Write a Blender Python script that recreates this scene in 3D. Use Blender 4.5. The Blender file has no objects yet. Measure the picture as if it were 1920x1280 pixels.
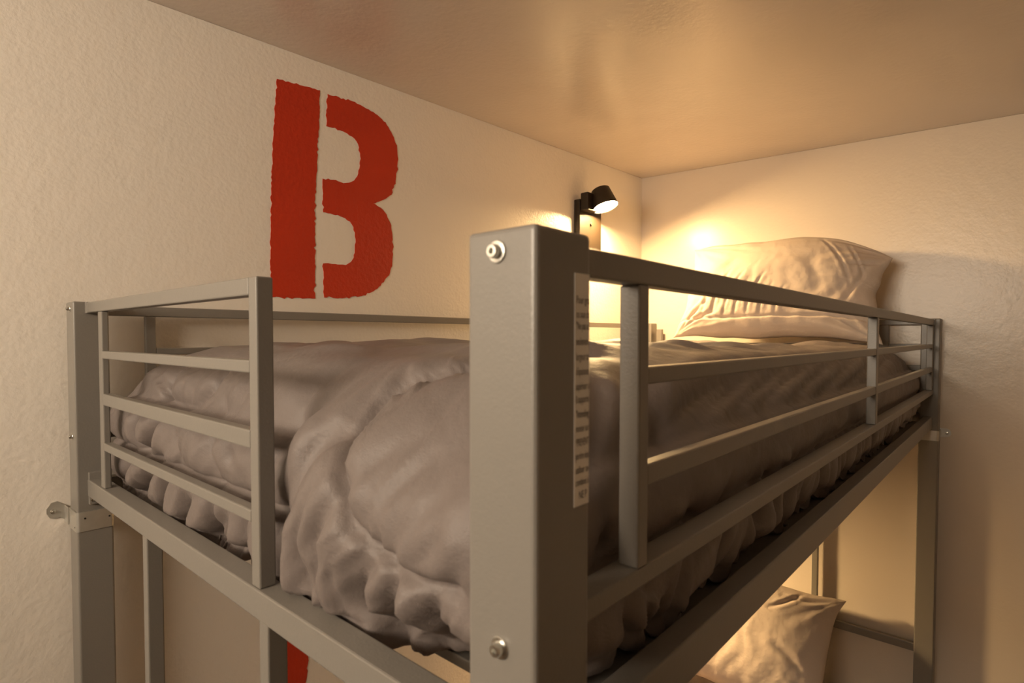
import bpy, bmesh, math, random
import numpy as np
from mathutils import Vector, Matrix
from mathutils.geometry import tessellate_polygon
random.seed(4)
S = bpy.context.scene
COL = S.collection
Z0 = 1.62                      # height of the bed post tops above the floor
L, W, P = 2.04, 1.04, 0.050    # bed length, bed width, post section
WY, LX = 1.0675, 2.0405        # painted wall plane, head wall plane

# ------------------------------------------------------------------ helpers
WORLD = {}
def link(name, me, mat, parent=None, origin=None, smooth=False):
    """link a mesh given in world coordinates as ONE object"""
    co = np.empty(len(me.vertices) * 3, np.float64); me.vertices.foreach_get('co', co); co = co.reshape(-1, 3)
    c = Vector((co.min(0) + co.max(0)) / 2) if origin is None else Vector(origin)
    me.transform(Matrix.Translation(-c))
    o = bpy.data.objects.new(name, me); COL.objects.link(o)
    if mat:
        for m in (mat if isinstance(mat, (list, tuple)) else [mat]): me.materials.append(m)
    if parent is not None:
        o.parent = parent; o.location = c - WORLD[parent.name]
    else:
        o.location = c
    WORLD[o.name] = c
    if smooth:
        me.polygons.foreach_set('use_smooth', [True] * len(me.polygons))
    return o
def empty(name, loc):
    o = bpy.data.objects.new(name, None); COL.objects.link(o); o.location = loc; o.empty_display_size = .05
    WORLD[o.name] = Vector(loc); return o
def tag(o, label=None, cat=None, group=None, kind=None):
    if label: o['label'] = label
    if cat: o['category'] = cat
    if group: o['group'] = group
    if kind: o['kind'] = kind
    return o
def bm_mesh(bm, name):
    me = bpy.data.meshes.new(name); bm.normal_update(); bm.to_mesh(me); bm.free(); return me
def add_box(bm, lo, hi, bev=0.0, seg=2):
    r = bmesh.ops.create_cube(bm, size=1.0)
    vs = r['verts']
    for v in vs:
        v.co = Vector([(lo[i] + hi[i]) / 2 + v.co[i] * (hi[i] - lo[i]) for i in range(3)])
    if bev > 0:
        es = list({e for v in vs for e in v.link_edges})
        bmesh.ops.bevel(bm, geom=es, offset=bev, segments=seg, affect='EDGES', profile=.5)
def box(name, lo, hi, mat, parent=None, bev=0.0025, seg=2):
    bm = bmesh.new(); add_box(bm, lo, hi, bev, seg)
    o = link(name, bm_mesh(bm, name), mat, parent)
    return o
def add_revolve(bm, prof, axis_o, axis_d, n=32, caps=True):
    """profile [(r, h)] turned round an axis"""
    d = Vector(axis_d).normalized(); u = d.orthogonal().normalized(); v = d.cross(u); o = Vector(axis_o)
    rings = []
    for r, h in prof:
        rings.append([bm.verts.new(o + d * h + (u * math.cos(2 * math.pi * k / n) + v * math.sin(2 * math.pi * k / n)) * max(r, 1e-5)) for k in range(n)])
    for a, b in zip(rings[:-1], rings[1:]):
        for k in range(n):
            bm.faces.new((a[k], a[(k + 1) % n], b[(k + 1) % n], b[k]))
    if caps:
        bm.faces.new(rings[0][::-1]); bm.faces.new(rings[-1])
def revolve(name, prof, o, d, mat, parent=None, n=32, caps=True, smooth=True):
    bm = bmesh.new(); add_revolve(bm, prof, o, d, n, caps)
    bmesh.ops.recalc_face_normals(bm, faces=bm.faces)
    ob = link(name, bm_mesh(bm, name), mat, parent)
    if smooth: shade_auto(ob.data)
    return ob
def shade_auto(me, ang=35):
    me.polygons.foreach_set('use_smooth', [True] * len(me.polygons))
    bm = bmesh.new(); bm.from_mesh(me)
    for e in bm.edges:
        if len(e.link_faces) == 2 and e.calc_face_angle(0) > math.radians(ang): e.smooth = False
    bm.to_mesh(me); bm.free()
def prism(name, pts, ax, a0, a1, mat, parent=None, hole=None):
    """polygon in a plane extruded along axis ax between a0 and a1"""
    bm = bmesh.new()
    def mk(p, a):
        q = [0, 0, 0]; oth = [i for i in range(3) if i != ax]
        q[oth[0]], q[oth[1]] = p; q[ax] = a; return bm.verts.new(q)
    A = [mk(p, a0) for p in pts]; B = [mk(p, a1) for p in pts]; n = len(pts)
    for tri in tessellate_polygon([[Vector((p[0], p[1], 0)) for p in pts]]):
        bm.faces.new([A[i] for i in tri]); bm.faces.new([B[i] for i in tri[::-1]])
    for k in range(n): bm.faces.new((A[k], B[k], B[(k + 1) % n], A[(k + 1) % n]))
    bmesh.ops.recalc_face_normals(bm, faces=bm.faces)
    return link(name, bm_mesh(bm, name), mat, parent)
def np_mesh(name, V, F):
    me = bpy.data.meshes.new(name)
    me.from_pydata(V.tolist(), [], F.tolist()); me.update(); return me
# gradient noise -----------------------------------------------------------
_rs = np.random.RandomState(11)
_perm = _rs.permutation(256); _perm = np.concatenate([_perm, _perm, _perm])
_g = _rs.normal(size=(256, 3)); _g /= np.linalg.norm(_g, axis=1)[:, None]
def noise(x, y, z=0.0):
    x, y, z = np.broadcast_arrays(np.asarray(x, float), np.asarray(y, float), np.asarray(z, float))
    xi, yi, zi = np.floor(x).astype(int), np.floor(y).astype(int), np.floor(z).astype(int)
    xf, yf, zf = x - xi, y - yi, z - zi
    f = lambda t: t * t * t * (t * (t * 6 - 15) + 10)
    u, v, w = f(xf), f(yf), f(zf); out = 0
    for dx in (0, 1):
        for dy in (0, 1):
            for dz in (0, 1):
                h = _perm[_perm[_perm[(xi + dx) & 255] + ((yi + dy) & 255)] + ((zi + dz) & 255)]
                g = _g[h]
                n = g[..., 0] * (xf - dx) + g[..., 1] * (yf - dy) + g[..., 2] * (zf - dz)
                out = out + n * (u if dx else 1 - u) * (v if dy else 1 - v) * (w if dz else 1 - w)
    return out * 1.5
def sstep(a, b, x):
    t = np.clip((x - a) / (b - a), 0, 1); return t * t * (3 - 2 * t)

# ------------------------------------------------------------------ materials
def mat(name, col, rough=.5, metal=0.0, spec=.5, bump=None, var=None, emit=None):
    m = bpy.data.materials.new(name); m.use_nodes = True
    nt = m.node_tree; b = nt.nodes['Principled BSDF']
    b.inputs['Base Color'].default_value = (*col, 1); b.inputs['Roughness'].default_value = rough
    b.inputs['Metallic'].default_value = metal; b.inputs['Specular IOR Level'].default_value = spec
    tc = nt.nodes.new('ShaderNodeTexCoord')
    if var:      # (scale, amount): soft unevenness of the paint
        n = nt.nodes.new('ShaderNodeTexNoise'); n.inputs['Scale'].default_value = var[0]; n.inputs['Detail'].default_value = 4
        nt.links.new(tc.outputs['Object'], n.inputs['Vector'])
        r = nt.nodes.new('ShaderNodeMixRGB'); r.blend_type = 'MIX'
        r.inputs[1].default_value = (*[c * (1 - var[1]) for c in col], 1); r.inputs[2].default_value = (*[min(1, c * (1 + var[1])) for c in col], 1)
        nt.links.new(n.outputs['Fac'], r.inputs[0]); nt.links.new(r.outputs[0], b.inputs['Base Color'])
    if bump:     # list of (scale, distance, detail)
        prev = None
        for sc, dist, det in bump:
            n = nt.nodes.new('ShaderNodeTexNoise'); n.inputs['Scale'].default_value = sc; n.inputs['Detail'].default_value = det
            n.inputs['Roughness'].default_value = .55
            nt.links.new(tc.outputs['Object'], n.inputs['Vector'])
            bp = nt.nodes.new('ShaderNodeBump'); bp.inputs['Distance'].default_value = dist; bp.inputs['Strength'].default_value = 1
            nt.links.new(n.outputs['Fac'], bp.inputs['Height'])
            if prev: nt.links.new(prev.outputs[0], bp.inputs['Normal'])
            prev = bp
        nt.links.new(prev.outputs[0], b.inputs['Normal'])
    if emit:
        b.inputs['Emission Color'].default_value = (*emit[0], 1); b.inputs['Emission Strength'].default_value = emit[1]
    return m
LAMP_COL = (1.0, .64, .28)
M_wall = mat('painted_plaster', (.71, .635, .545), .30, bump=[(110, .0004, 3), (30, .0006, 2)])
M_wall_low_bounce = mat('low_bounce_unseen_wall', (.34, .27, .21), .5)  # made-up dark colour for the unseen rear wall, cuts bounced light
M_wall_rough = mat('rough_cream_paint', (.86, .815, .745), .30, bump=[(120, .0008, 3), (32, .0009, 2)])
M_ceil = mat('glossy_ceiling_paint', (.66, .59, .53), .27, bump=[(70, .0006, 2), (5, .004, 1)])
M_floor = mat('floor_wood', (.14, .10, .07), .45, var=(6, .3))
M_trim = mat('white_trim', (.8, .77, .72), .4)
M_metal = mat('grey_powder_coat', (.222, .208, .187), .36, spec=.55, bump=[(420, .00016, 2)])
M_zinc = mat('zinc', (.74, .74, .70), .26, metal=1.0)
M_galv = mat('galvanised_strap', (.58, .57, .53), .42, metal=.75, var=(60, .12))
M_hole = mat('dark_hole', (.02, .018, .015), .8)
M_duvet = mat('taupe_duvet', (.192, .163, .153), .48, spec=.35, bump=[(900, .00025, 2), (60, .0012, 3)])
M_pillow = mat('beige_pillowcase', (.56, .475, .405), .7, spec=.2, bump=[(800, .0003, 2), (45, .002, 3)])
M_matt = mat('dark_mattress_cover', (.055, .048, .043), .8)
M_sheet = mat('brown_sheet', (.20, .15, .125), .75, bump=[(30, .004, 3)])
M_red = mat('red_stencil_paint', (.53, .033, .007), .42, var=(7, .14), bump=[(95, .0016, 3)])
M_black = mat('black_lamp_metal', (.020, .013, .007), .5, spec=.3)
M_paper = mat('label_paper', (.85, .82, .76), .55)
M_ink = mat('label_ink', (.05, .045, .05), .7)
M_lamp = mat('lamp_diffuser', (.9, .8, .6), .5, emit=(LAMP_COL, 950))

# ------------------------------------------------------------------ room
XR, YN = -1.32, -2.3
def ceil_z(x, y): return Z0 + .636 + .029 * (x - LX) + .030 * (y - WY)
def struct(o): o['kind'] = 'structure'; return o
def slab(name, pts8, m):
    bm = bmesh.new(); v = [bm.verts.new(p) for p in pts8]
    for f in ((0, 1, 2, 3), (7, 6, 5, 4), (0, 4, 5, 1), (1, 5, 6, 2), (2, 6, 7, 3), (3, 7, 4, 0)): bm.faces.new([v[i] for i in f])
    bmesh.ops.recalc_face_normals(bm, faces=bm.faces)
    return struct(link(name, bm_mesh(bm, name), m))
T = .12
def wall(name, a, b, n, m=None):     # vertical slab between plan points a and b, thickness T along n, up to the sloping ceiling
    q = [(a[0], a[1]), (b[0], b[1]), (b[0] + n[0] * T, b[1] + n[1] * T), (a[0] + n[0] * T, a[1] + n[1] * T)]
    return slab(name, [(x, y, 0) for x, y in q] + [(x, y, ceil_z(x, y) - .0005) for x, y in q], m or M_wall)
wall('wall_left', (XR - T, WY), (LX + T, WY), (0, 1), M_wall_rough)
wall('wall_right', (LX, YN - T), (LX, WY), (1, 0))
wall('wall_near', (XR - T, YN), (LX, YN), (0, -1))
# rear wall with the window that lets the daylight in
w0, w1, h0, h1 = -.20, .86, 1.66, 2.13
def rear_piece(bm, a, b, z0, z1):
    q = [(XR, a), (XR, b), (XR - T, b), (XR - T, a)]
    v = [bm.verts.new((x, y, z0)) for x, y in q] + [bm.verts.new((x, y, z1 if z1 else ceil_z(x, y) - .0005)) for x, y in q]
    for f in ((3, 2, 1, 0), (4, 5, 6, 7), (0, 1, 5, 4), (1, 2, 6, 5), (2, 3, 7, 6), (3, 0, 4, 7)): bm.faces.new([v[i] for i in f])
bm = bmesh.new()
rear_piece(bm, YN, w0, 0, None); rear_piece(bm, w1, WY, 0, None); rear_piece(bm, w0, w1, 0, h0); rear_piece(bm, w0, w1, h1, None)
bmesh.ops.recalc_face_normals(bm, faces=bm.faces)
struct(link('wall_rear', bm_mesh(bm, 'wall_rear'), M_wall_low_bounce))
bm = bmesh.new()
for a, b, c, d in ((w0, w1, h0, h0 + .045), (w0, w1, h1 - .045, h1), (w0, w0 + .045, h0, h1), (w1 - .045, w1, h0, h1)):
    add_box(bm, (XR - .085, a, c), (XR - .030, b, d), .004)
struct(link('window_1', bm_mesh(bm, 'window_1'), M_trim))
ld = bpy.data.lights.new('daylight', 'AREA'); ld.shape = 'RECTANGLE'; ld.size = h1 - h0 - .09; ld.size_y = w1 - w0 - .09; ld.use_shadow = True
ld.color = (1.0, .82, .62); ld.energy = 27
lo_ = bpy.data.objects.new('daylight', ld); COL.objects.link(lo_); lo_.location = (XR - .11, (w0 + w1) / 2, (h0 + h1) / 2)
lo_.rotation_euler = (0, -math.pi / 2, 0)
q = [(XR - T, YN - T), (LX + T, YN - T), (LX + T, WY + T), (XR - T, WY + T)]
slab('ceiling', [(x, y, ceil_z(x, y)) for x, y in q] + [(x, y, ceil_z(x, y) + .1) for x, y in q], M_ceil)
slab('floor', [(x, y, -.1) for x, y in q] + [(x, y, 0) for x, y in q], M_floor)
# ------------------------------------------------------------------ painted letters on the wall
def paint(name, pts, parent, jag=.0012, sd=1):
    """stencil stroke: polygon (x, z) on the painted wall with slightly ragged edges"""
    out = []; rnd = random.Random(sd)
    for (x0, z0), (x1, z1) in zip(pts, pts[1:] + pts[:1]):
        l = math.hypot(x1 - x0, z1 - z0); n = max(1, int(l / .006))
        for k in range(n):
            t = k / n; j = 0 if k == 0 else rnd.gauss(0, jag)
            nx, nz = -(z1 - z0) / l, (x1 - x0) / l
            out.append((x0 + (x1 - x0) * t + nx * j, Z0 + z0 + (z1 - z0) * t + nz * j))
    return prism(name, out, 1, WY - .0012, WY + .001, M_red, parent)
LETTER_STEM = [(0.3917, 0.5166), (0.4449, 0.5204), (0.497, 0.5247), (0.4955, 0.474), (0.4919, 0.4147), (0.4879, 0.3598), (0.4843, 0.2961), (0.4818, 0.2461), (0.4797, 0.1331), (0.4796, 0.0321), (0.4278, 0.0309), (0.3789, 0.0301), (0.3715, 0.0301), (0.3721, 0.0792), (0.3726, 0.1218), (0.3736, 0.2068), (0.3757, 0.2706), (0.3813, 0.3776), (0.386, 0.4422)]
LETTER_BOWL = [(0.517, 0.5225), (0.5464, 0.5248), (0.5784, 0.5263), (0.6114, 0.5231), (0.6456, 0.5177), (0.6721, 0.5072), (0.6931, 0.4917), (0.7101, 0.4702), (0.7206, 0.4436), (0.7222, 0.4085), (0.7202, 0.3827), (0.7157, 0.3615), (0.7093, 0.3375), (0.7017, 0.3174), (0.6857, 0.3054), (0.6675, 0.2952), (0.6439, 0.2841), (0.6674, 0.2773), (0.6854, 0.2628), (0.6975, 0.2421), (0.7029, 0.2176), (0.7058, 0.1875), (0.703, 0.1416), (0.6967, 0.1182), (0.6873, 0.0997), (0.666, 0.0755), (0.6481, 0.0629), (0.6305, 0.0535), (0.6019, 0.0436), (0.5525, 0.0363), (0.5031, 0.0356), (0.501, 0.0759), (0.5014, 0.1171), (0.527, 0.1182), (0.5533, 0.1193), (0.5705, 0.1238), (0.5821, 0.1344), (0.5888, 0.1519), (0.5918, 0.1786), (0.5898, 0.2022), (0.5855, 0.2159), (0.5758, 0.2278), (0.5623, 0.2338), (0.549, 0.2364), (0.5281, 0.2378), (0.5026, 0.2392), (0.502, 0.2768), (0.5019, 0.3186), (0.5161, 0.3215), (0.5289, 0.3214), (0.5498, 0.32), (0.5658, 0.3214), (0.581, 0.3273), (0.5932, 0.3388), (0.6005, 0.3522), (0.6057, 0.3725), (0.6065, 0.3966), (0.6033, 0.4173), (0.5967, 0.43), (0.5831, 0.4392), (0.5695, 0.4432), (0.5562, 0.4453), (0.5301, 0.4461), (0.5127, 0.4455), (0.5131, 0.4837)]
lt = empty('painted_letter', (.48, WY, Z0))
tag(lt, 'large red stencil letter B painted high on the cream wall above the bed', 'painted letter')
paint('stem', LETTER_STEM, lt, sd=3); paint('bowl', LETTER_BOWL, lt, sd=5)
l2 = paint('painted_letter', [(.375, -.66), (.475, -.66), (.452, -.835), (.432, -.96), (.405, -1.12), (.330, -1.12)], None, sd=8)
tag(l2, 'dark red painted letter stroke low on the wall, glimpsed under the upper bunk frame', 'painted letter')

# ------------------------------------------------------------------ bunk bed
bed = empty('bunk_bed', (L / 2, W / 2, 0))
tag(bed, 'grey powder-coated square-tube metal bunk bed with slatted guard rails', 'bunk bed')
ZJ = -.362                              # joint between lower and upper post
def post(x, y, first):
    o = box('post', (x, y, Z0 + ZJ), (x + P, y + P, Z0), M_metal, bed, .0030, 3)
    e = .0008
    box('lower_post', (x - e, y - e, 0), (x + P + e, y + P + e, Z0 + ZJ - .001), M_metal, o, .0030, 3)
    return o
def bolt(o, d, parent, r=.0062, name='bolt'):
    d = Vector(d)
    b = revolve(name, [(r, 0), (r, .0010), (r * .94, .0014), (r * .62, .0016), (r * .62, .0045), (r * .54, .0054), (r * .26, .0055), (r * .26, .0030), (.0001, .0030)],
                Vector(o) + d * -.0002, d, M_zinc, parent, 28)
    tag(b, 'shiny zinc bolt head with washer'); return b
near = post(0, 0, True); foot_back = post(0, W - P, False); right = post(L - P, 0, False); far = post(L - P, W - P, False)
bolt((0, .0265, Z0 - .0125), (-1, 0, 0), near); bolt((0, .0245, Z0 - .2280), (-1, 0, 0), near)
bolt((0, W - .028, Z0 - .012), (-1, 0, 0), foot_back, .0055); bolt((0, W - .028, Z0 - .228), (-1, 0, 0), foot_back, .0055)
R2, R3, R4, R5 = (-.0800, -.0928), (-.1512, -.1668), (-.2240, -.2384), (-.3080, -.3457)
F2, F3, F4, F5 = (-.0809, -.0933), (-.1485, -.1667), (-.2264, -.2388), (-.2997, -.3283)
yr, xf = .0152, .0166
def guard(name): 
    g = empty(name, (L / 2, W / 2, Z0 - .12)); g.parent = bed; g.location = WORLD[g.name] - WORLD[bed.name]; return g
def rail(lo, hi, par, nm='rail', b=.0016): return box(nm, (lo[0], lo[1], Z0 + lo[2]), (hi[0], hi[1], Z0 + hi[2]), M_metal, par, b)
# near long side
g = guard('side_guard_rail')
rail((P, yr, -.0212), (L - P, yr + .0165, -.0030), g)
for t, b in (R2, R3): rail((.1484, yr + .001, b), (L - P - .026, yr + .013, t), g)
rail((P, yr, R4[1]), (L - P, yr + .022, R4[0]), g)
for x0, x1 in ((.1342, .1484), (1.032, 1.0505), (L - P - .030, L - P - .012)): rail((x0, yr, R4[0]), (x1, yr + .0165, -.0212), g, 'stile')
for x in (P + .0015, L - P - .005): rail((x - .002, yr - .003, -.0230), (x + .0045, yr + .0195, -.0015), g, 'end_cap', .001)
rail((P, yr, R5[1]), (L - P, yr + .022, R5[0]), bed, 'side_rail')
rail((P, yr + .022, -.3300), (L - P, yr + .070, -.3265), bed, 'side_ledge', .0008)
# wall side
g = guard('wall_guard_rail'); yb = 1.0282
rail((P, yb - .0005, -.0212), (L - P, yb + .016, -.0030), g)
for t, b in (R2, R3): rail((.133, yb, b), (L - P - .030, yb + .012, t), g)
rail((P, yb, R4[1]), (L - P, yb + .012, R4[0]), g)
for x0, x1 in ((.1160, .1330), (1.032, 1.049), (L - P - .030, L - P - .012)): rail((x0, yb, R4[0]), (x1, yb + .0125, -.0212), g, 'stile')
rail((P, yb - .012, R5[1]), (L - P, yb + .012, R5[0]), bed, 'side_rail')
rail((P, yb - .030, R5[1]), (L - P, yb - .012, R5[1] + .004), bed, 'side_ledge', .0008)
# foot end: half-width guard with an opening towards the near post
g = guard('foot_guard_rail')
rail((xf, .3695, -.0186), (xf + .0165, W - P, -.0013), g)
rail((xf - .0006, W - P - .013, -.0196), (xf + .017, W - P, -.0006), g, 'end_cap', .001)
for t, b in (F2, F3, F4): rail((xf, .3695, b), (xf + .0125, .893, t), g)
rail((xf, .352, F5[0]), (xf + .0165, .3695, -.0013), g, 'stile'); rail((xf + .0005, .893, F5[0]), (xf + .0100, .914, -.0186), g, 'stile')
fr = rail((xf - .002, P, F5[1]), (xf + .0225, W - P, F5[0]), bed, 'end_rail')
rail((xf - .001, W - P - .008, F5[1] - .014), (xf + .021, W - P + .0005, F5[0] + .012), fr, 'mounting_plate', .001)
bolt((xf + .004, W - P - .004, Z0 + F5[1] - .006), (-.2, -1, 0), fr, .0045)
# head end
g = guard('head_guard_rail'); xh = L - xf
rail((xh - .0165, P, -.0186), (xh, .166, -.0013), g)
rail((xh - .0125, P, R2[1]), (xh, W - P, R2[0]), g); rail((xh - .0125, P, F3[1]), (xh, W - P, F3[0]), g); rail((xh - .0125, P, F4[1]), (xh, W - P, F4[0]), g)
rail((xh - .0165, .139, F5[0]), (xh, .166, -.0186), g, 'stile'); rail((xh - .0165, .951, F5[0]), (xh, .975, -.026), g, 'stile')
rail((xh - .0225, P, F5[1]), (xh, W - P, F5[0]), bed, 'end_rail')
# end panels below the upper frame
for x in (xf, xh - .020):
    pn = empty('end_panel', (x, W / 2, Z0 - .8)); pn.parent = bed; pn.location = WORLD[pn.name] - WORLD[bed.name]
    for y in ((.3365, .688) if x < 1 else (.338, .688)): rail((x, y, -1.40), (x + .0195, y + .0185, F5[1]), pn, 'upright')
    for z in (-1.078, -1.40): rail((x + .002, P, z - .0), (x + .018, W - P, z + .026), pn, 'crossbar')
# slats under the upper mattress
for k in range(14):
    x = .103 + k * .135
    rail((x, yr + .030, -.3405), (x + .030, yb - .013, -.3302), bed, 'slat', .001)
    if k == 13: break
# lower bunk rails and slats
rail((P, yr, -1.425), (L - P, yr + .022, -1.385), bed, 'lower_side_rail'); rail((P, yb - .010, -1.425), (L - P, yb + .012, -1.385), bed, 'lower_side_rail')
for k in range(8):
    x = .12 + k * .25
    rail((x, yr + .022, -1.400), (x + .030, yb - .010, -1.390), bed, 'lower_slat', .001)
# galvanised straps that tie the posts to the walls
def strap(x0, y0, par, z0, z1, tab):
    e = .0022; t = .0016
    bm = bmesh.new()
    lo, hi = (x0 - e, y0 - e), (x0 + P + e, y0 + P + e)
    pts_o = []; pts_i = []
    for (cx_, cy_, a0) in ((hi[0], hi[1], 0), (lo[0], hi[1], 90), (lo[0], lo[1], 180), (hi[0], lo[1], 270)):
        r = .006; sx = -1 if cx_ == hi[0] else 1; sy = -1 if cy_ == hi[1] else 1
        for k in range(6):
            a = math.radians(a0 + k * 18); ca, sa = math.cos(a), math.sin(a)
            pts_o.append((cx_ + sx * r + r * ca, cy_ + sy * r + r * sa)); pts_i.append((cx_ + sx * r + (r - t) * ca, cy_ + sy * r + (r - t) * sa))
    n = len(pts_o)
    rings = [[bm.verts.new((p[0], p[1], Z0 + z)) for p in ps] for ps, z in ((pts_o, z0), (pts_o, z1), (pts_i, z1), (pts_i, z0))]
    for i in range(4):
        a, b = rings[i], rings[(i + 1) % 4]
        for k in range(n): bm.faces.new((a[k], a[(k + 1) % n], b[(k + 1) % n], b[k]))
    bmesh.ops.recalc_face_normals(bm, faces=bm.faces)
    o = link('wall_strap', bm_mesh(bm, 'wall_strap'), M_galv, par); shade_auto(o.data)
    tag(o, 'galvanised metal strap tying the post to the wall')
    return o
zs = -.354
s = strap(0, W - P, bed, zs - .033, zs, 'left')
bm = bmesh.new()                        # tab on the painted wall, rounded end towards the foot
tp = [(-.0015, zs - .028), (-.0015, zs - .001), (-.014, zs + .008), (-.022, zs + .007), (-.0285, zs - .003), (-.0285, zs - .011), (-.024, zs - .0195), (-.017, zs - .022), (-.010, zs - .020)]
prism('tab', [(x, Z0 + z) for x, z in tp], 1, WY - .0022, WY - .0004, M_galv, s)
box('tab_web', (-.0038, W + .001, Z0 + zs - .030), (-.0014, WY - .0006, Z0 + zs - .001), M_galv, s, .0006)
bolt((-.0195, WY - .0022, Z0 + zs - .0085), (0, -1, 0), s, .0042, 'screw')
for hx, hz in ((.010, -.011), (.0445, -.0145)):
    revolve('hole', [(.0016, 0), (.0016, .0004)], (hx, W - P - .0022, Z0 + zs + hz), (0, -1, 0), M_hole, s, 14)
revolve('hole', [(.0012, 0), (.0012, .0004)], (-.0022, W - .042, Z0 + zs - .026), (-1, 0, 0), M_hole, s, 14)
zs2 = -.352
s = strap(L - P, 0, bed, zs2 - .032, zs2, 'right')
tp = [(-.001, zs2 - .026), (-.001, zs2 + .004)] + [(-.016 - .0135 * math.sin(math.radians(a)), zs2 - .010 + .014 * math.cos(math.radians(a))) for a in range(0, 181, 20)]
prism('tab', [(y, Z0 + z) for y, z in tp], 0, LX - .0022, LX - .0004, M_galv, s)
box('tab_web', (LX - .0035, -.004, Z0 + zs2 - .026), (LX - .0004, .001, Z0 + zs2), M_galv, s, .0006)
bolt((LX - .0022, -.0185, Z0 + zs2 - .011), (-1, 0, 0), s, .0040, 'screw')
# warning label wrapped round the near post
lb = bmesh.new()
add_box(lb, (.0338, -.0004, Z0 - .1535), (.0480, .0002, Z0 - .0228)); add_box(lb, (.0498, .004, Z0 - .1535), (.0504, .034, Z0 - .0228))
label = link('warning_label', bm_mesh(lb, 'warning_label'), M_paper, near)
tag(label, 'white paper warning label with rows of black French text')
rows = [('Pour gra', -.0375), ('ou aux ch', -.0455), ('"Ne pas ut', -.0520), ('seulement', -.0607), ('largeur to', -.0692), ("d'épaisseur", -.0775), ('supérieur s', -.0858), ('Il supporte', -.0932),
        ('"Intending', -.1015), ('monter sur', -.1095), ('*PREVENT', -.1175), ('perdre équ', -.1250), ('utiliser av', -.1330), ('combiné à', -.1400), ('   NE P', -.1475)]
vs, fs = [], []
for txt, z in rows:
    cu = bpy.data.curves.new('t', 'FONT'); cu.body = txt; cu.size = .0062; cu.resolution_u = 2
    to = bpy.data.objects.new('t', cu); COL.objects.link(to)
    dg = bpy.context.evaluated_depsgraph_get(); me = bpy.data.meshes.new_from_object(to.evaluated_get(dg))
    w = max(v.co.x for v in me.vertices); sx = min(1.0, .0128 / w) if 'NE P' not in txt else .62
    bold = 1.0
    base = len(vs)
    for v in me.vertices: vs.append((.0348 + v.co.x * sx, -.00055, Z0 + z - .002 + v.co.y * 1.0))
    for p in me.polygons: fs.append([base + i for i in p.vertices])
    bpy.data.objects.remove(to); bpy.data.curves.remove(cu); bpy.data.meshes.remove(me)
me = bpy.data.meshes.new('lettering'); me.from_pydata(vs, [], fs); me.update()
link('lettering', me, M_ink, label)

# ------------------------------------------------------------------ mattresses
def cushion(name, lo, hi, m, r=.03):
    bm = bmesh.new(); add_box(bm, lo, hi, r, 4); o = link(name, bm_mesh(bm, name), m); shade_auto(o.data, 60); return o
mt = cushion('mattress', (.158, .108, Z0 - .3300), (1.920, .950, Z0 - .195), M_matt)
tag(mt, 'dark mattress of the upper bunk, seen only in gaps under the duvet hem', 'mattress')
lm = cushion('mattress', (.060, .045, Z0 - 1.389), (1.995, .995, Z0 - 1.290), M_sheet)
tag(lm, 'lower bunk mattress in a brown sheet under the upper bed', 'mattress')

# ------------------------------------------------------------------ duvet
def nearest_on(curve, X):
    """distance to a polyline and arc length of the nearest point"""
    best = np.full(len(X), 1e9); arc = np.zeros(len(X)); acc = 0
    for a, b in zip(curve[:-1], curve[1:]):
        d = b - a; l = np.linalg.norm(d); t = np.clip(((X - a) @ d) / (l * l), 0, 1)
        dist = np.linalg.norm(X - a - t[:, None] * d, axis=1); m = dist < best
        best[m] = dist[m]; arc[m] = acc + t[m] * l; acc += l
    return best, arc
def smooth_curve(pts, n=8):
    p = np.array(pts, float); out = []
    for i in range(len(p) - 1):
        p0, p1, p2, p3 = p[max(i - 1, 0)], p[i], p[i + 1], p[min(i + 2, len(p) - 1)]
        for k in range(n):
            t = k / n
            out.append(.5 * (2 * p1 + (p2 - p0) * t + (2 * p0 - 5 * p1 + 4 * p2 - p3) * t * t + (3 * p1 - p0 - 3 * p2 + p3) * t ** 3))
    out.append(p[-1]); return np.array(out)
STITCH = [([[0.1747, 0.1721, -0.0782], [0.1488, 0.184, -0.0832], [0.1418, 0.2008, -0.086], [0.1296, 0.2151, -0.092], [0.1238, 0.2324, -0.0953], [0.1125, 0.2466, -0.1023], [0.102, 0.2592, -0.1099], [0.0877, 0.2638, -0.1223], [0.0753, 0.2633, -0.1359], [0.0681, 0.2627, -0.1454], [0.0592, 0.2539, -0.1604], [0.0525, 0.2426, -0.1761], [0.0481, 0.2289, -0.1922], [0.0461, 0.2165, -0.2085], [0.0461, 0.1979, -0.2177], [0.0464, 0.1795, -0.2251], [0.0466, 0.161, -0.2288], [0.0467, 0.1425, -0.2324], [0.0467, 0.1202, -0.2324], [0.0467, 0.0992, -0.2324]], 0.014), ([[0.0833, 0.8449, -0.1267], [0.0753, 0.8122, -0.1359], [0.0681, 0.7811, -0.1454], [0.0649, 0.7471, -0.1503], [0.0649, 0.7185, -0.1503], [0.0649, 0.6863, -0.1503], [0.0681, 0.6675, -0.1454], [0.0753, 0.6514, -0.1359], [0.0833, 0.6355, -0.1267], [0.097, 0.6322, -0.1139]], 0.012)]
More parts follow.
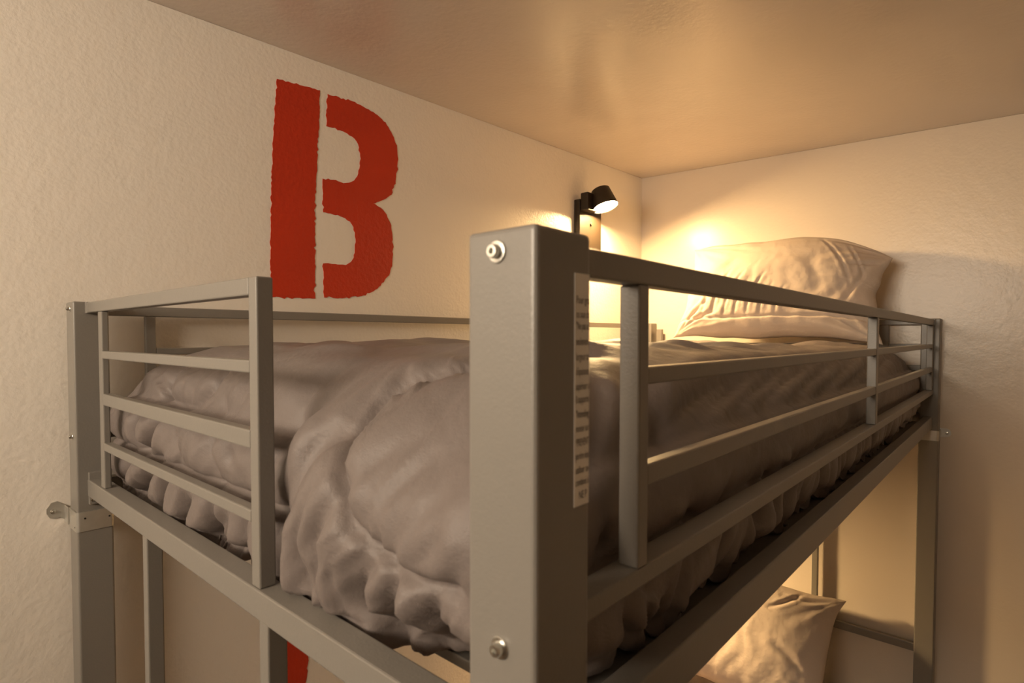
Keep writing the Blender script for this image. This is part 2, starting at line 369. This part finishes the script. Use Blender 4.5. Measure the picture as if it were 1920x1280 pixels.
CREASES = [([[0.1072, 0.7988, -0.106], [0.0792, 0.8028, -0.1312], [0.0619, 0.8061, -0.1553]], 0.014, 0.012), ([[0.0817, 0.9434, -0.1312], [0.0675, 0.9566, -0.1503], [0.0593, 0.9641, -0.1656]], 0.006, 0.014), ([[0.0525, 0.8154, -0.1761], [0.0461, 0.8155, -0.2085], [0.0468, 0.8077, -0.2361]], 0.016, 0.01), ([[0.0545, 0.7264, -0.1708], [0.0465, 0.7521, -0.2031], [0.0468, 0.8039, -0.2361]], 0.015, 0.008), ([[0.0489, 0.9396, -0.2915], [0.0493, 0.8801, -0.3026], [0.0494, 0.8357, -0.3062]], 0.01, 0.01), ([[0.0468, 0.7296, -0.2361], [0.0482, 0.7809, -0.273], [0.0494, 0.8357, -0.3062]], 0.014, 0.009), ([[0.047, 0.6553, -0.2398], [0.0482, 0.692, -0.273], [0.049, 0.6991, -0.2952]], 0.01, 0.01), ([[0.0477, 0.5921, -0.2583], [0.049, 0.6326, -0.2952], [0.0496, 0.6398, -0.3099]], 0.012, 0.011), ([[0.0477, 0.4956, -0.2583], [0.0492, 0.5475, -0.2989], [0.061, 0.5903, -0.325]], 0.012, 0.01), ([[0.0489, 0.5068, -0.2915], [0.0494, 0.4957, -0.3062], [0.0499, 0.4884, -0.3173]], 0.016, 0.01), ([[0.0545, 0.5436, -0.1708], [0.0472, 0.5401, -0.1976], [0.0466, 0.529, -0.2288]], 0.008, 0.014), ([[0.0525, 0.6832, -0.1761], [0.046, 0.6444, -0.214], [0.0467, 0.6219, -0.2324]], 0.006, 0.016), ([[0.0508, 0.4885, -0.1814], [0.0461, 0.4881, -0.2085]], 0.007, 0.014), ([[0.097, 0.722, -0.1139], [0.0792, 0.6919, -0.1312]], 0.004, 0.01), ([[0.0877, 0.6072, -0.1223], [0.0681, 0.5823, -0.1454], [0.0567, 0.5618, -0.1656]], 0.006, 0.014), ([[0.1296, 0.3782, -0.092], [0.0877, 0.3964, -0.1223], [0.0545, 0.3827, -0.1708], [0.0466, 0.3952, -0.2288]], 0.006, 0.016), ([[0.0753, 0.2598, -0.1359], [0.0592, 0.2901, -0.1604], [0.0461, 0.3169, -0.2085], [0.0482, 0.3438, -0.273], [0.0497, 0.3407, -0.3136]], 0.01, 0.013), ([[0.0545, 0.2475, -0.1708], [0.0465, 0.2762, -0.2031], [0.0472, 0.2988, -0.2472], [0.0488, 0.2922, -0.2878]], 0.011, 0.011), ([[0.0481, 0.2289, -0.1922], [0.0464, 0.2575, -0.2251], [0.0481, 0.2696, -0.2693], [0.0494, 0.2629, -0.3062]], 0.01, 0.009), ([[0.0792, 0.3488, -0.1312], [0.0567, 0.3616, -0.1656], [0.0465, 0.3654, -0.2031]], 0.005, 0.012), ([[0.0681, 0.2911, -0.1454], [0.0525, 0.3124, -0.1761], [0.0461, 0.3244, -0.2085]], 0.005, 0.012), ([[0.0472, 0.3471, -0.1976], [0.0474, 0.3694, -0.2509], [0.0493, 0.3701, -0.3026]], 0.01, 0.012), ([[0.0466, 0.1833, -0.2288], [0.0475, 0.2062, -0.2546], [0.0485, 0.2143, -0.2804], [0.0493, 0.2037, -0.3026]], 0.016, 0.01), ([[0.0468, 0.1537, -0.2361], [0.0478, 0.1767, -0.262], [0.0486, 0.1811, -0.2841], [0.075, 0.2002, -0.3206]], 0.014, 0.008), ([[0.047, 0.1204, -0.2398], [0.0478, 0.1285, -0.262], [0.0485, 0.1254, -0.2804]], 0.012, 0.007), ([[0.0463, 0.2166, -0.2214], [0.0475, 0.2396, -0.2546], [0.0486, 0.2403, -0.2841], [0.0494, 0.2371, -0.3062]], 0.009, 0.01), ([[0.0681, 0.1348, -0.1454], [0.0545, 0.1597, -0.1708], [0.0481, 0.1844, -0.1922]], 0.006, 0.014), ([[0.0545, 0.1085, -0.1708], [0.0481, 0.1362, -0.1922], [0.046, 0.1643, -0.214]], 0.006, 0.013), ([[0.0481, 0.1029, -0.1922], [0.0461, 0.1197, -0.2085], [0.0464, 0.1386, -0.2251]], 0.006, 0.011), ([[0.0753, 0.1619, -0.1359], [0.0619, 0.1871, -0.1553], [0.0525, 0.2096, -0.1761]], 0.004, 0.016), ([[0.5931, 0.1125, -0.1023], [0.4085, 0.0877, -0.1223], [0.2868, 0.0681, -0.1454]], 0.01, 0.013), ([[0.702, 0.1125, -0.1023], [0.496, 0.0877, -0.1223], [0.3616, 0.0681, -0.1454]], 0.01, 0.013), ([[0.8326, 0.1125, -0.1023], [0.5887, 0.0833, -0.1267], [0.4399, 0.0649, -0.1503]], 0.01, 0.013), ([[0.9763, 0.1125, -0.1023], [0.7063, 0.0833, -0.1267], [0.5365, 0.0649, -0.1503]], 0.01, 0.013), ([[1.1418, 0.1072, -0.106], [0.8413, 0.0792, -0.1312], [0.6497, 0.0619, -0.1553]], 0.01, 0.013), ([[1.3508, 0.1072, -0.106], [1.0024, 0.0753, -0.1359], [0.7847, 0.0592, -0.1604]], 0.01, 0.013), ([[1.5762, 0.102, -0.1099], [1.1853, 0.0716, -0.1406], [0.9371, 0.0567, -0.1656]], 0.01, 0.013), ([[1.7803, 0.102, -0.1099], [1.3552, 0.0681, -0.1454], [1.0852, 0.0567, -0.1656]], 0.01, 0.013), ([[0.2332, 0.0485, -0.2804], [0.2249, 0.0492, -0.2989], [0.2081, 0.0499, -0.3173]], 0.018, 0.014), ([[0.3504, 0.049, -0.2952], [0.3289, 0.0496, -0.3099], [0.2946, 0.05, -0.321]], 0.016, 0.014), ([[0.58, 0.0496, -0.3099], [0.5365, 0.05, -0.321], [0.4587, 0.05, -0.321]], 0.02, 0.012), ([[0.1363, 0.0465, -0.2031], [0.1492, 0.0464, -0.2251]], 0.01, 0.016), ([[0.3048, 0.0792, -0.1312], [0.2583, 0.0619, -0.1553]], 0.006, 0.02), ([[0.2971, 0.0463, -0.2214], [0.2887, 0.047, -0.2398]], 0.008, 0.014), ([[0.6062, 0.0464, -0.2251], [0.5887, 0.0472, -0.2472]], 0.01, 0.01), ([[0.5234, 0.0464, -0.2251], [0.5191, 0.0472, -0.2472]], 0.009, 0.01)]     # (points, depth, width): folds pressed into the duvet
def duvet_base():
    x0, x1, y0, y1, rc = .046, 1.985, .046, 1.012, .055
    # perimeter samples, denser at the foot and near side
    segs = [((x0, y1 - rc), (x0, y0 + rc), 230), None, ((x0 + rc, y0), (x1 - rc, y0), 420), None, ((x1, y0 + rc), (x1, y1 - rc), 70), None, ((x1 - rc, y1), (x0 + rc, y1), 150), None]
    cor = [((x0 + rc, y0 + rc), 180, 36), ((x1 - rc, y0 + rc), 270, 24), ((x1 - rc, y1 - rc), 0, 16), ((x0 + rc, y1 - rc), 90, 30)]
    pts = []; nr = []
    for i in range(4):
        a, b, n = segs[i * 2]
        a, b = np.array(a), np.array(b); d = (b - a) / np.linalg.norm(b - a); nn = np.array([d[1], -d[0]])
        for k in range(n): pts.append(a + (b - a) * k / n); nr.append(nn)
        c, a0, n = cor[i]
        for k in range(n):
            an = math.radians(a0 + 90 * k / n); e = np.array([math.cos(an), math.sin(an)]); pts.append(np.array(c) + rc * e); nr.append(e)
    Pq = np.array(pts); Nq = np.array(nr)
    hw = (y1 - y0) / 2; yc = (y0 + y1) / 2
    Cq = np.stack([np.clip(Pq[:, 0], x0 + hw, x1 - hw), np.full(len(Pq), yc)], 1)
    rh, rv, D = .20, .150, .257
    prof = [(hw * 1.014 + (rh - hw * 1.014) * k / 46, 0.0) for k in range(46)]
    prof += [(rh * (1 - math.sin(th)), rv * (1 - math.cos(th))) for th in np.linspace(0, math.pi / 2, 44)]
    prof += [(0.004 * ((d - rv) / (D - rv)), d) for d in np.linspace(rv, D, 30)[1:]]
    prof += [(e, D + .004 * math.sin(e / .028 * math.pi)) for e in np.linspace(0.008, .05, 7)]
    pe = np.array([p[0] for p in prof]); pd = np.array([p[1] for p in prof])
    nq, ns = len(Pq), len(prof)
    lam = 1 - pe / hw
    XY = Cq[None] + (Pq - Cq)[None] * lam[:, None, None]
    drop = np.broadcast_to(pd[:, None], (ns, nq)).copy()
    V = np.dstack([XY, -.0640 - drop])
    dq = np.linalg.norm(np.roll(Pq, -1, 0) - Pq, axis=1); q = np.concatenate([[0], np.cumsum(dq)[:-1]])
    return V, Nq, q, drop, pe, ns, nq, rh, rv, D
def vnormals(V):
    ds = np.gradient(V, axis=0); dq = np.roll(V, -1, 1) - np.roll(V, 1, 1)
    n = np.cross(ds, dq); n /= np.linalg.norm(n, axis=2)[..., None] + 1e-12
    return n
def build_duvet():
    V, Nq, q, drop, pe, ns, nq, rh, rv, D = duvet_base()
    N = vnormals(V)
    if N[10, :, 2].mean() < 0: N = -N
    N[pe > .25] = (0, 0, 1)
    X, Y, Z = V[..., 0], V[..., 1], V[..., 2]
    s = drop / D                                    # 0 on top .. 1 at the hem
    Q = np.broadcast_to(q[None], s.shape)
    isfoot = sstep(.5, .95, -np.broadcast_to(Nq[None, :, 0], s.shape)); isside = sstep(.5, .95, -np.broadcast_to(Nq[None, :, 1], s.shape))
    opening = isfoot * sstep(.352, .315, Y) * sstep(.02, .09, Y)
    guarded = isfoot * sstep(.34, .375, Y)
    disp = np.zeros_like(s)
    # slow unevenness
    disp += .006 * noise(X * 5, Y * 5, Z * 5 + 3) * (1 - .5 * s)
    # ripples on top, running across the bed, stronger towards the pillow
    wx = X + .10 * noise(X * 3, Y * 3, 5.)
    top = sstep(.10, .0, s) * sstep(.03, .16, np.broadcast_to(pe[:, None], s.shape))
    rip = np.abs(noise(wx * 9 + Y * 3.5, Y * 2.6 - X * .8, 1.7)) ** .8
    disp += -.030 * top * (1 - rip) * (.30 + .70 * sstep(.3, 1.3, X)) + .014 * top * noise(X * 14, Y * 6, 9.)
    disp += .0035 * top * noise(X * 30 + 4 * noise(X * 4, Y * 4, 2.), Y * 11, 4.)
    # gathers: sharp creases at irregular spacing, opening out towards the hem
    rc = np.random.RandomState(23); per = q[-1] + .005
    hemfold = np.zeros(nq); gath = np.zeros_like(s)
    wob = .010 * noise(Q * 9, drop * 14, 4.4)
    qc = 0.0
    while qc < per:
        qc += rc.uniform(.022, .085)
        dep, w, sl, d0 = rc.uniform(.006, .021), rc.uniform(.007, .020), rc.uniform(-.75, .05), rc.uniform(.13, .215)
        dx = np.abs((Q + wob - qc - sl * (drop - .25) + per / 2) % per - per / 2)
        win = sstep(d0 - .05 * opening, np.minimum(d0 + .06, .255), drop)
        gath = np.maximum(gath, dep * np.exp(-(dx / w) ** 1.15) * win)
    side = sstep(.5, .95, s)
    gath = gath * (1 - .30 * opening)
    disp += .009 * side - gath * .95 + .008 * side * noise(Q * 11, drop * 3, 2.)
    g1 = np.clip(1 - gath / .016, 0, 1)
    # fine slanting drag lines over the roll
    dl = noise(Q * 30 + drop * 34 + noise(Q * 5, drop * 6, 3.) * 1.5, drop * 3, 6.)
    disp += .0042 * (1 - .45 * isside) * dl * sstep(.02, .25, s) * sstep(1.0, .6, s) * (.45 + .75 * opening + .3 * guarded)
    dl2 = noise(Q * 13 + drop * 17 + noise(Q * 3, drop * 4, 7.) * 1.2, drop * 3, 2.)
    disp += .0075 * dl2 * sstep(.0, .2, s) * sstep(1.0, .5, s) * (.6 + .3 * isside)
    ph3 = Q * 52 + drop * 58 + 1.6 * noise(Q * 6, drop * 7, 5.)
    dr = np.clip(1 - np.abs(noise(ph3, drop * 2.5 + Q * 2, 8.)) * 2.6, 0, 1) ** 1.5
    patch = sstep(-.15, .35, noise(Q * 6 + drop * 5, drop * 6, 12.))
    disp += -.0042 * dr * patch * sstep(.05, .3, s) * (.35 * isside + .6 * guarded + 1.0 * opening)
    # the guard rails hold the duvet back: it swells between them
    def lobes(edges, a):
        out = np.zeros_like(Z)
        for zt, zb in zip(edges[:-1], edges[1:]):
            c, h = (zt + zb) / 2, (zt - zb) / 2; u = (Z - c) / h
            out = np.maximum(out, np.where(np.abs(u) < 1, np.sqrt(np.clip(1 - u * u, 0, 1)), 0))
        return a * out
    zj = .006 * noise(Q * 7, 1.2, 4.)
    lob = lobes((-.155, -.232, -.300), .017)
    disp += guarded * (lob - .012) * sstep(-.120, -.150, Z + zj)
    lob2 = lobes((-.158, -.232, -.305), .012)
    disp += isside * (lob2 - .009) * sstep(-.125, -.155, Z + zj)
    # belly through the opening at the foot
    disp += opening * .020 * np.exp(-((Z + .215) / .075) ** 2)
    # quilting seams
    Vf = V.reshape(-1, 3)
    for cv, depth in STITCH:
        c = smooth_curve(cv); d, arc = nearest_on(c, Vf); d = d.reshape(s.shape); arc = arc.reshape(s.shape)
        disp += -depth * .8 * np.exp(-(d / .0055) ** 2) - depth * .35 * np.exp(-(d / .017) ** 2) + depth * .1 * np.exp(-((d - .035) / .02) ** 2)
        pk = noise(arc * 62, d * 22, 3.1)
        disp += .0062 * pk * np.exp(-(d / .030) ** 2) * (1 - np.exp(-(d / .004) ** 2))
    for cv, dep, w in CREASES:
        athem = min(p[2] for p in cv) < -.262
        if athem: cv = cv + [[cv[-1][0], cv[-1][1], cv[-1][2] - .06]]
        c = smooth_curve(cv, 6); lo, hi = c.min(0) - .09, c.max(0) + .09
        ids = np.where(((Vf > lo) & (Vf < hi)).all(1))[0]
        if not len(ids): continue
        d, arc = nearest_on(c, Vf[ids]); tot = np.linalg.norm(np.diff(c, axis=0), axis=1).sum()
        f = np.clip(np.sin(np.pi * np.clip(arc / tot, .02, .5 if athem else .98)), 0, 1) ** .6
        df = disp.reshape(-1); df[ids] += f * 1.5 * (-dep * np.exp(-(d / w) ** 1.1) + dep * .4 * np.exp(-((d - 2.6 * w) / (1.6 * w)) ** 2))
    # hem scallops: bulging folds hang lower, creases pull up
    Vd = V + N * disp[..., None]
    hem = sstep(.75, 1.0, s)
    Vd[..., 2] += hem * ((.0085 - .003 * isside) * (.55 - g1 * 1.4) + .004 * noise(Q * 30, 0., 1.))
    lift = isside * hem * (.016 * sstep(.1, .5, noise(Q * 2.3, 4.1, 2.)) + .020 * sstep(1.1, 1.8, X) * (.7 + 1.2 * noise(Q * 9, 3., 3.)))
    Vd[..., 2] += lift
    kk = sstep(.245, .17, V[..., 1]) * sstep(.25, .12, V[..., 0])
    Vd[..., 0] += .050 * kk * sstep(.72, 1.0, s); Vd[..., 2] += .014 * kk * hem
    # never through the bed's tubes or the ledges
    lo_x = np.where(Vd[..., 2] < -.2962, .0445, np.where(Y > .336, .0345, .016)); lo_x = np.where(Y < .056, .052, lo_x)
    Vd[..., 0] = np.maximum(Vd[..., 0], lo_x); Vd[..., 0] = np.minimum(Vd[..., 0], L - xf - .018)
    Vd[..., 1] = np.clip(Vd[..., 1], .0335, yb - .003)
    for ex, ey in ((0, 0), (0, 1), (1, 0), (1, 1)):          # keep clear of the four posts
        inx = (Vd[..., 0] > L - P - .006) if ex else (Vd[..., 0] < P + .006)
        iny = (Vd[..., 1] > W - P - .004) if ey else (Vd[..., 1] < P + .004)
        gx = (Vd[..., 0] - (L - P - .006)) if ex else (P + .006 - Vd[..., 0]); gy = (Vd[..., 1] - (W - P - .004)) if ey else (P + .004 - Vd[..., 1])
        mv = inx & iny
        Vd[..., 0] = np.where(mv & (gx <= gy), (L - P - .006) if ex else P + .006, Vd[..., 0])
        Vd[..., 1] = np.where(mv & (gx > gy), (W - P - .004) if ey else P + .004, Vd[..., 1])
    Vd[..., 2] = np.where(Vd[..., 0] < .042, np.maximum(Vd[..., 2], F5[0] + .0015), np.maximum(Vd[..., 2], -.3245))
    Vd[..., 2] = np.where(Vd[..., 1] < .040, np.maximum(Vd[..., 2], R5[0] + .0015), Vd[..., 2])
    Vd[..., 2] = np.where(Vd[..., 1] > yb - .021, np.maximum(Vd[..., 2], R5[0] + .0015), Vd[..., 2])
    idx = np.arange(ns * nq).reshape(ns, nq)
    a, b = idx[:-1], idx[1:]
    F = np.stack([a, np.roll(a, -1, 1), np.roll(b, -1, 1), b], -1).reshape(-1, 4)
    Vd[..., 2] += Z0
    me = np_mesh('duvet', Vd.reshape(-1, 3), F)
    bm = bmesh.new(); bm.from_mesh(me); bm.verts.ensure_lookup_table()
    bmesh.ops.remove_doubles(bm, verts=bm.verts, dist=1e-5)
    bmesh.ops.recalc_face_normals(bm, faces=bm.faces)
    bm.to_mesh(me); bm.free()
    o = link('duvet', me, M_duvet, smooth=True)
    return tag(o, 'taupe quilted duvet tucked over the upper bunk mattress', 'duvet')
duvet = build_duvet()

# ------------------------------------------------------------------ pillows
def build_pillow(name, a, b, t, seed, mtx, seam=None, droop=(0, 0), wk=1.0, creases=()):
    n, m = 150, 110
    u = np.linspace(-1, 1, n)[None, :]; v = np.linspace(-1, 1, m)[:, None]
    U, Vv = np.broadcast_arrays(u, v)
    edge = lambda w: np.clip(1 - np.abs(w) ** 2.6, 0, 1)
    X = a * U * (1 - .085 * edge(Vv) * np.abs(U) ** 2); Y = b * Vv * (1 - .10 * edge(U) * np.abs(Vv) ** 2)
    X = X + .012 * noise(Vv * 1.8, 3.1, seed) * np.abs(U) ** 3; Y = Y + .014 * noise(U * 2.4, 7.7, seed + 2) * np.abs(Vv) ** 3
    Y = Y - (droop[1] * np.clip(U, 0, 1) ** 2.4 + droop[0] * np.clip(-U, 0, 1) ** 2.4) * sstep(-.5, 1, Vv)
    core = (np.clip(1 - np.abs(U) ** 2.3, 0, 1) * np.clip(1 - np.abs(Vv) ** 2.3, 0, 1)) ** .52
    ang = np.arctan2(np.abs(Vv) - 1.0, np.abs(U) - 1.0) + np.sign(U) * 1.3 + np.sign(Vv) * 2.1
    rad = np.sqrt((np.abs(Vv) - 1) ** 2 + (np.abs(U) - 1) ** 2)
    cr = noise(ang * 6 + seed, rad * 1.5, seed) * np.exp(-rad * 1.6)
    wr = noise(U * 4 + 1.5 * noise(U * 2, Vv * 2, seed + 4.), Vv * 2.2, seed + 1.)
    vert = noise(U * 9 + noise(U * 3, Vv * 2, 2.), Vv * 1.6 + 3, seed + 6.) * sstep(1.0, -.6, Vv) * sstep(-1, -.2, Vv + .35)
    press = np.zeros_like(U)
    for u0, v0, u1, v1, dep, w in creases:
        du, dv = u1 - u0, v1 - v0; tt = np.clip(((U - u0) * du + (Vv - v0) * dv) / (du * du + dv * dv), 0, 1)
        bend = .05 * np.sin(tt * 3.1)
        dd = np.hypot(U - u0 - tt * du + bend * dv, (Vv - v0 - tt * dv - bend * du) * b / a)
        press += dep * np.sin(np.pi * np.clip(tt, .03, .97)) ** .7 * (np.exp(-(dd / w) ** 1.2) - .45 * np.exp(-((dd - 2.4 * w) / (1.5 * w)) ** 2))
    fl = []
    for sgn in (1, -1):
        h = t * core * (1 + .10 * wk * wr * core) + core ** .5 * wk * (.016 * cr + .0055 * vert) - (press * core ** .4 if sgn > 0 else 0)
        if seam is not None and sgn > 0:     # pillowcase hem line parallel to one edge
            d = Vv - (seam + .05 * noise(U * 2, 2.2, seed)); h = h - .007 * np.exp(-(d / .018) ** 2) * core ** .3 + .004 * sstep(0, -.05, d) * core ** .3
        fl.append(np.dstack([X, Y, sgn * np.maximum(h, .0012)]))
    A = fl[0].reshape(-1, 3); B = fl[1].reshape(-1, 3); k = n * m
    i = np.arange(k).reshape(m, n); f = np.stack([i[:-1, :-1], i[:-1, 1:], i[1:, 1:], i[1:, :-1]], -1).reshape(-1, 4)
    bd = np.concatenate([i[0, :], i[1:, -1], i[-1, -2::-1], i[-2:0:-1, 0]]); nb = np.roll(bd, -1)
    sidef = np.stack([bd, bd + k, nb + k, nb], -1)
    F = np.concatenate([f, f[:, ::-1] + k, sidef]); V = np.concatenate([A, B])
    V = V + 0
    Vw = V @ np.array(mtx.to_3x3()).T + np.array(mtx.translation)
    me = np_mesh(name, Vw, F)
    return link(name, me, M_pillow, smooth=True)
def frame(origin, ux, uy):
    ux = Vector(ux).normalized(); uy = Vector(uy); uy = (uy - ux * uy.dot(ux)).normalized(); uz = ux.cross(uy)
    m = Matrix((ux, uy, uz)).transposed().to_4x4(); m.translation = Vector(origin); return m
# local x runs along the bed head (towards the near side), local y up the pillow, local z towards the foot
pu = build_pillow('pillow', .328, .207, .085, 3.2, frame((1.845, .445, Z0 + .112), (.02, -1, -.02), (.50, .02, 1)), seam=-.72, droop=(.035, .115),
    creases=[(-.55, -.70, -.42, .15, .008, .016), (-.42, -.70, -.26, .10, .007, .014), (-.30, -.70, -.20, -.05, .008, .015), (-.18, -.70, -.05, .05, .007, .014), (-.05, -.70, .04, -.15, .006, .014),
             (.10, -.70, .16, -.2, .006, .014), (-.66, -.66, -.60, .0, .008, .016), (.40, .86, .76, -.15, .006, .015), (.66, .80, .86, .05, .007, .014), (.86, .62, .70, -.45, .007, .020),
             (.96, .80, .72, .35, .010, .018), (-.90, -.85, -.62, -.35, .012, .020), (-.92, -.9, -.5, -.6, .010, .018), (.3, -.62, .75, -.5, .006, .02)])
tag(pu, 'cream pillow propped against the head wall on the upper bunk under the lamp', 'pillow')
pl = build_pillow('pillow', .330, .215, .080, 8.4, frame((1.790, .565, Z0 - 1.089), (.10, -1, -.10), (.80, .05, 1)), seam=None, droop=(.0, .0), wk=.5,
    creases=[(.10, .95, -.35, .05, .008, .016), (.35, .95, .05, .35, .008, .016), (.62, .9, .35, .45, .009, .018), (.95, .92, .45, .72, .009, .02), (-.55, .9, -.62, -.6, .006, .012), (.5, -.1, .8, -.3, .008, .03)])
tag(pl, 'cream pillow on the lower bunk leaning against the head end bars', 'pillow')

# ------------------------------------------------------------------ wall reading lamps
def build_lamp(dz, label):
    z = Z0 + dz
    t = empty('wall_lamp', (1.603, WY, z + .35)); tag(t, label, 'wall lamp')
    yf = WY - .027
    bp = box('backplate', (1.530, yf, z + .250), (1.676, WY - .0005, z + .452), M_black, t, .003, 3)
    revolve('switch', [(.006, 0), (.006, .003), (.0045, .005), (.0001, .005)], (1.603, yf, z + .368), (0, -1, 0), M_black, t, 20)
    box('mounting_block', (1.535, yf - .032, z + .408), (1.600, yf + .001, z + .474), M_black, t, .004, 3)
    ax = Vector((0, -.35, -1)).normalized(); c = Vector((1.607, .978, z + .424))
    sh = [(.0001, -.074), (.030, -.074), (.0345, -.071), (.0485, .000), (.0465, .000), (.033, -.066), (.0001, -.066)]
    revolve('shade', sh, c, ax, M_black, t, 48, caps=False)
    revolve('diffuser', [(.0462, -.006), (.0462, -.004), (.040, -.0015), (.0001, -.0005)], c, ax, M_lamp, t, 40, caps=True)
    bm = bmesh.new(); add_revolve(bm, [(.011, 0), (.011, .045)], (1.590, 1.030, z + .448), (.25, -1, .05), 20)
    bmesh.ops.recalc_face_normals(bm, faces=bm.faces); o = link('arm', bm_mesh(bm, 'arm'), M_black, t); shade_auto(o.data)
    return t
build_lamp(0, 'black wall reading lamp with a tilted shade glowing above the upper pillow')
build_lamp(-1.17, 'black wall reading lamp lighting the lower bunk from the painted wall')

# ------------------------------------------------------------------ world, camera, view
w = bpy.data.worlds.new('World'); S.world = w; w.use_nodes = True
w.node_tree.nodes['Background'].inputs[0].default_value = (.05, .05, .05, 1); w.node_tree.nodes['Background'].inputs[1].default_value = .1
cam = bpy.data.cameras.new('Camera'); co = bpy.data.objects.new('Camera', cam); COL.objects.link(co)
yaw, pit, rol = .7263, -.0297, .0008
fwd = Vector((math.cos(yaw) * math.cos(pit), math.sin(yaw) * math.cos(pit), math.sin(pit)))
r = fwd.cross(Vector((0, 0, 1))).normalized(); u = r.cross(fwd)
r2 = r * math.cos(rol) + u * math.sin(rol); u2 = -r * math.sin(rol) + u * math.cos(rol)
m = Matrix((r2, u2, -fwd)).transposed().to_4x4(); m.translation = Vector((-.2256, -.1843, Z0 - .0581)); co.matrix_world = m
cam.sensor_width = 36; cam.lens = 1070.585 / 1920 * 36; cam.shift_y = (662.848 - 640) / 1920; cam.clip_start = .01
cam.dof.use_dof = True; cam.dof.focus_distance = 1.25; cam.dof.aperture_fstop = 11
S.camera = co
S.view_settings.view_transform = 'Standard'; S.view_settings.look = 'None'; S.view_settings.gamma = 1; S.view_settings.exposure = 0.0
